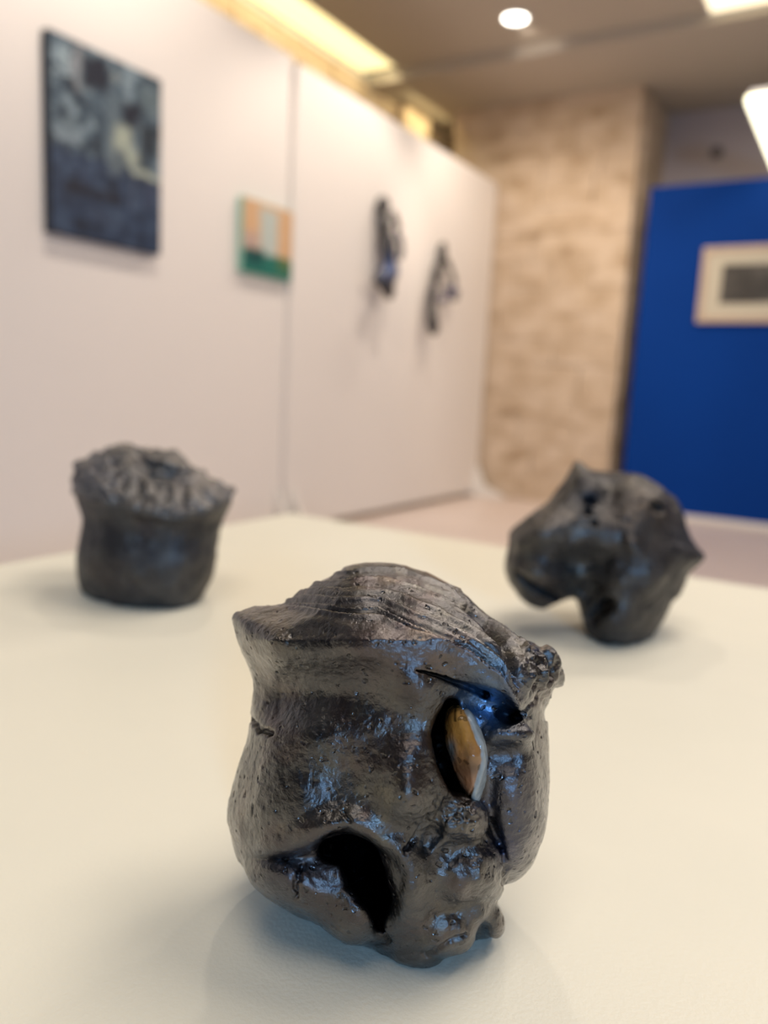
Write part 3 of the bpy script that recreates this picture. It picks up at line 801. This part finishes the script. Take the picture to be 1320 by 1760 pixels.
# the almond shaped shard
SH = [(784, 1209), (771, 1216), (764, 1228), (763, 1256), (766, 1280), (776, 1311), (788, 1343), (804, 1372), (817, 1387), (822, 1380), (828, 1366), (837, 1334), (838, 1302), (833, 1273), (820, 1241), (806, 1219)]
A_ = Clay(752, 850, 1200, 1396, 60, 232, 1.5, D0)
A_.inflate(SH, 42, 46, lambda x, y: 150 + (x - 795) * .55 + np.interp(y, [1210, 1300, 1390], [0, 12, -14]), bl=2, back=.8)
X, Y = A_.X2, A_.Y2
V, Q = A_.extract(1)
x, y, w = V.T
EDGE = [(795, 1212), (812, 1252), (826, 1287), (829, 1305), (818, 1343), (810, 1362), (806, 1375)]
d, sg, ar = line_d(x, y, EDGE); s_ = d * sg                # negative = to the right of the descending line
right = np.clip((-s_ + fbm(x, y, w, 14, 2) * 3) / 3 + .5, 0, 1)[:, None]
Nn = vert_normals(V, Q)
if (Nn * (V - V.mean(0))).sum() < 0: Nn = -Nn
V = V + Nn * (fbm(x, y, w, 22, 3) * 2.4 - 2.5 * np.exp(-(s_ / 2.5) ** 2) + 2 * np.exp(-((s_ + 5) / 4) ** 2))[:, None]
n1 = fbm(x, y, w, 30, 3)[:, None]; n2 = fbm(x + 99, y, w, 12, 2)[:, None]
tt = np.clip((y - 1270) / 60, 0, 1)[:, None]
oc = np.array([.46, .21, .045]) * (1 - tt) + np.array([.42, .20, .10]) * tt
oc = oc * (1 + n1 * .9) ; oc = np.where(n2 > .3, oc * .45, oc)
pale = np.array([.42, .44, .42]) * (1 + n1 * .35)
bl = np.clip(np.exp(-((x - 775) / 8) ** 2 - ((y - 1290) / 18) ** 2) * 1.2, 0, 1)[:, None]
oc = oc * (1 - bl) + np.array([.38, .38, .36]) * bl
dkl = np.exp(-((x - 783) / 2.5) ** 2) * (y < 1240); dkl = np.clip(dkl, 0, 1)[:, None]; oc = oc * (1 - .85 * dkl)
cs = (oc * (1 - right) + pale * right) * .62
clay_object('shell', A_, V, Q, m_shard, ms, np.clip(cs, 0, 1), org)
bpy.data.objects['shell'].name = 'glazed_shard'
tag(bpy.data.objects['glazed_shard'], 'almond shaped shard glazed burnt orange with a pale grey edge')

# ------------------------------------------------------------------ left sculpture
LEFT = [(127, 796), (125, 828), (131, 854), (141, 887), (140, 910), (132, 949), (132, 977), (138, 1008), (152, 1028), (172, 1050), (200, 1066), (250, 1070), (320, 1064), (340, 1036), (360, 1000), (371, 975), (375, 936),
        (381, 900), (391, 879), (403, 851), (394, 843), (373, 825), (348, 812), (330, 800), (309, 781), (281, 774), (244, 769), (224, 764), (201, 762), (183, 771), (162, 779), (141, 789)]
D1 = .685
K = Clay(112, 416, 750, 1082, -125, 150, 2.2, D1)
K.inflate(LEFT, 100, 112, lambda x, y: np.interp(y, [760, 880, 1060], [-60, 10, 0]) + 0 * x, bl=40)
X, Y = K.X2, K.Y2
RL = [(122, 838), (150, 852), (200, 862), (250, 880), (300, 886), (350, 880), (400, 852)]
d, sg, ar = line_d(X, Y, RL); sd = d * sg
K.relief(14 * np.exp(-(np.maximum(sd, 0) / 14) ** 2) * (sd > 0) + 14 * np.exp(-(np.minimum(sd, 0) / 45) ** 2) * (sd <= 0) - 5 * np.exp(-((sd - 45) / 22) ** 2), 0, 18)
rs = np.random.RandomState(5)
for k in range(46):
    px = rs.uniform(138, 392); t = rs.uniform(0, 1)
    top = np.interp(px, [125, 200, 300, 400], [795, 768, 782, 852]); bot = np.interp(px, [125, 200, 300, 400], [840, 868, 886, 855])
    py = top + (bot - top) * t
    K.ell((px, py, -55 + 165 * t ** .8 * (1 - ((px - 262) / 190) ** 2)), (rs.uniform(8, 19), rs.uniform(5, 10), rs.uniform(12, 22)), 4, rot=rs.uniform(-.5, .5), sub=(k % 4 == 3))
K.ell((286, 800, 20), (42, 16, 40), 8, rot=.35)
K.ell((290, 822, 72), (36, 8, 20), 6, sub=True, rot=.05)
K.cut_table()
V, Q = K.extract(1)
Nn = vert_normals(V, Q)
if (Nn * (V - V.mean(0))).sum() < 0: Nn = -Nn
x, y, w = V.T
d, sg, ar = line_d(x, y, RL); ab = ((d * sg) < 5)
V = V + Nn * (np.where(ab, fbm(x, y, w, 15, 3) * 11, 0) + fbm(x, y, w, 60, 3) * 5 + fbm(x, y, w, 18, 2) * 1.6)[:, None]
org = onz(240, 1045, ZT); org = np.array([org[0], org[1] + .035, ZT])
cols = glaze_cols(V, [(175, 805, 45, (.20, .205, .24), .8), (260, 830, 60, (.15, .145, .14), .8), (350, 835, 40, (.26, .24, .23), .8), (230, 960, 60, (.08, .07, .065), .7)], .6, 300)
cols = np.concatenate([cols, np.where(ab, 1.0, .05)[:, None]], 1)
tag(clay_object('ceramic_sculpture', K, V, Q, m_glaze_far, None, cols, org), 'dark squat ceramic sculpture with a crumpled glossy top, left at the back of the plinth', 'sculpture')

# ------------------------------------------------------------------ right sculpture
RIGHT = [(988, 789), (1000, 793), (1013, 804), (1037, 810), (1067, 811), (1098, 815), (1122, 825), (1146, 842), (1167, 863), (1176, 887), (1182, 915), (1198, 939), (1217, 958), (1198, 975), (1182, 987), (1170, 1015),
         (1152, 1042), (1135, 1072), (1122, 1093), (1108, 1112), (1085, 1128), (1040, 1128), (1014, 1108), (1001, 1078), (998, 1051), (995, 1033), (985, 1028), (967, 1036), (952, 1042), (931, 1048), (913, 1040), (898, 1030),
         (879, 1002), (869, 984), (867, 966), (873, 939), (876, 915), (892, 896), (925, 878), (949, 860), (970, 830), (981, 808)]
D2 = .640
K = Clay(855, 1230, 776, 1142, -135, 160, 2.2, D2)
K.inflate(RIGHT, 105, 112, lambda x, y: np.interp(y, [790, 1000, 1110], [-10, 5, 0]) + 0 * x, bl=40)
X, Y = K.X2, K.Y2
G = lambda cx, cy, sx, sy: np.exp(-((X - cx) / sx) ** 2 - ((Y - cy) / sy) ** 2)
K.relief(26 * G(925, 915, 40, 30) + 18 * G(958, 885, 32, 35) - 34 * G(1002, 965, 60, 26) - 16 * G(1050, 850, 24, 34) + 14 * G(1120, 870, 30, 40) - 26 * G(1010, 1015, 34, 26) + 16 * G(1090, 940, 22, 30) + 14 * G(915, 985, 40, 20), 0, 18)
K.ell((1100, 975, 88), (52, 58, 34), 10, rot=.5)
K.ell((1092, 940, 112), (26, 12, 14), 6, rot=.6)
K.ell((1032, 1046, 96), (27, 15, 50), 12, sub=True, rot=-.5)
K.ell((1020, 1060, 80), (14, 16, 40), 10, sub=True)
K.ell((1015, 860, 92), (14, 11, 26), 6, sub=True); K.ell((1010, 880, 98), (8, 8, 18), 5, sub=True); K.ell((1022, 900, 104), (6, 6, 16), 4, sub=True); K.ell((1132, 872, 92), (16, 9, 22), 6, sub=True, rot=.3)
K.groove([(888, 980), (905, 1000), (930, 1016), (962, 1030)], [4, 6, 7, 5], [10, 20, 20, 10], 5)
K.ell((925, 905, 50), (28, 26, 40), 12)
K.cut_table()
V, Q = K.extract(1)
Nn = vert_normals(V, Q)
if (Nn * (V - V.mean(0))).sum() < 0: Nn = -Nn
x, y, w = V.T
V = V + Nn * (fbm(x, y, w, 60, 3) * 7 + fbm(x, y, w, 20, 3) * 3 + fbm(x, y, w, 7, 2) * .8)[:, None]
org = onz(1058, 1108, ZT); org = np.array([org[0], org[1] + .03, ZT])
cols = glaze_cols(V, [(1012, 858, 16, (.03, .04, .07), .9), (1170, 920, 30, (.10, .12, .17), .6), (1110, 890, 50, (.13, .10, .08), .6), (950, 895, 34, (.26, .25, .24), .7)], .62, 900)  # palest spot, above the snout, is a lit patch painted in
tag(clay_object('ceramic_sculpture', K, V, Q, m_glaze_matte, None, cols, org), 'dark matte ceramic sculpture with a snout-like overhang on a narrow foot, right', 'sculpture')

# ------------------------------------------------------------------ the two wall sculptures
def wall_piece(build, bx, D, cols, label):
    K = Clay(*bx, 1.0, D)
    build(K)
    V, Q = K.extract(1)
    x, y, w = V.T
    Nn = vert_normals(V, Q)
    if (Nn * (V - V.mean(0))).sum() < 0: Nn = -Nn
    V = V + Nn * (fbm(x, y, w, 9, 3) * 1.3)[:, None]
    c = glaze_cols(V * 8, (), .09, 50)
    for (px, py, r, col, k) in cols:
        g = np.exp(-((x - px) ** 2 + (y - py) ** 2) / (r * r))[:, None] * k
        c = c * (1 - g) + np.array(col) * g
    Wd = K.world(V)
    # slide it so that its back rests on the panel
    sh = XP2 + .002 - Wd[:, 0].min()
    org = np.array([XP2, Wd[:, 1].mean(), Wd[:, 2].min()])
    o = clay_object('wall_sculpture', K, V, Q, m_glaze_wall, None, c, org)
    o.location = Vector((org[0] + sh, org[1], org[2]))
    return tag(o, label, 'sculpture')
def depth_at(px, py, off):
    p = onx(px, py, XP2 + off); return (p - CAM) @ R[:, 2]
# frame tilt: the panel recedes to the right, so the piece follows it
def wmx(D, px0, off, py0):
    D_ = [depth_at(px0 - 30, py0, off), depth_at(px0 + 30, py0, off)]
    k = -(D_[1] - D_[0]) / 60 / (D / F)
    return lambda x, y: (x - px0) * k
D = depth_at(662, 425, .06); f1 = wmx(D, 662, .06, 425)
def b1(K):
    w = lambda x: float(f1(x, 0))
    for (a, b, r0, r1, rw) in [(652, 352, 12, 15, 14), (655, 385, 11, 24, 14), (660, 425, 14, 32, 16), (664, 462, 14, 30, 16), (655, 480, 15, 24, 16), (662, 500, 10, 16, 12)]:
        K.ell((a, b, w(a)), (r0, r1, rw), 8, rot=-.08)
    for (a, b, r0, r1, t) in [(672, 375, 6, 14, -.35), (680, 412, 7, 12, -.4), (676, 395, 5, 10, .5), (682, 435, 6, 14, .2), (643, 478, 8, 12, .3)]:
        K.ell((a, b, w(a) + 8), (r0, r1, 9), 4, rot=t)
    for (a, b, r0, r1, t) in [(662, 372, 4, 12, -.4), (668, 402, 4, 13, -.3), (655, 405, 3, 9, 0), (672, 455, 4, 12, .2)]:
        K.ell((a, b, w(a) + 17), (r0, r1, 9), 3, sub=True, rot=t)
wall_piece(b1, (622, 706, 325, 528, -75, 75), D, [(672, 462, 24, (.035, .08, .25), .95), (678, 405, 14, (.06, .065, .12), .7), (655, 500, 20, (.005, .005, .008), .9)],
           'dark blue-black twisted wall sculpture on the white panel, nearer the panel joint')
D = depth_at(752, 497, .06); f2 = wmx(D, 752, .06, 497)
def b2(K):
    w = lambda x: float(f2(x, 0))
    for (a, b, r0, r1, rw, t) in [(755, 437, 8, 22, 10, .1), (745, 470, 8, 26, 11, .15), (738, 508, 9, 30, 12, .1), (737, 545, 10, 26, 12, 0), (739, 562, 10, 15, 11, 0), (764, 452, 5, 24, 8, -.45), (774, 478, 5, 16, 8, -.2), (770, 500, 15, 8, 9, .15), (776, 510, 7, 8, 8, 0), (757, 515, 9, 7, 8, -.5)]:
        K.ell((a, b, w(a)), (r0, r1, rw), 5, rot=t)
wall_piece(b2, (715, 800, 405, 590, -75, 75), D, [(762, 512, 16, (.14, .14, .22), .9), (775, 500, 12, (.03, .035, .12), .8), (738, 560, 18, (.006, .006, .009), .8)],
           'dark open looped wall sculpture on the white panel, nearer the stone pillar')
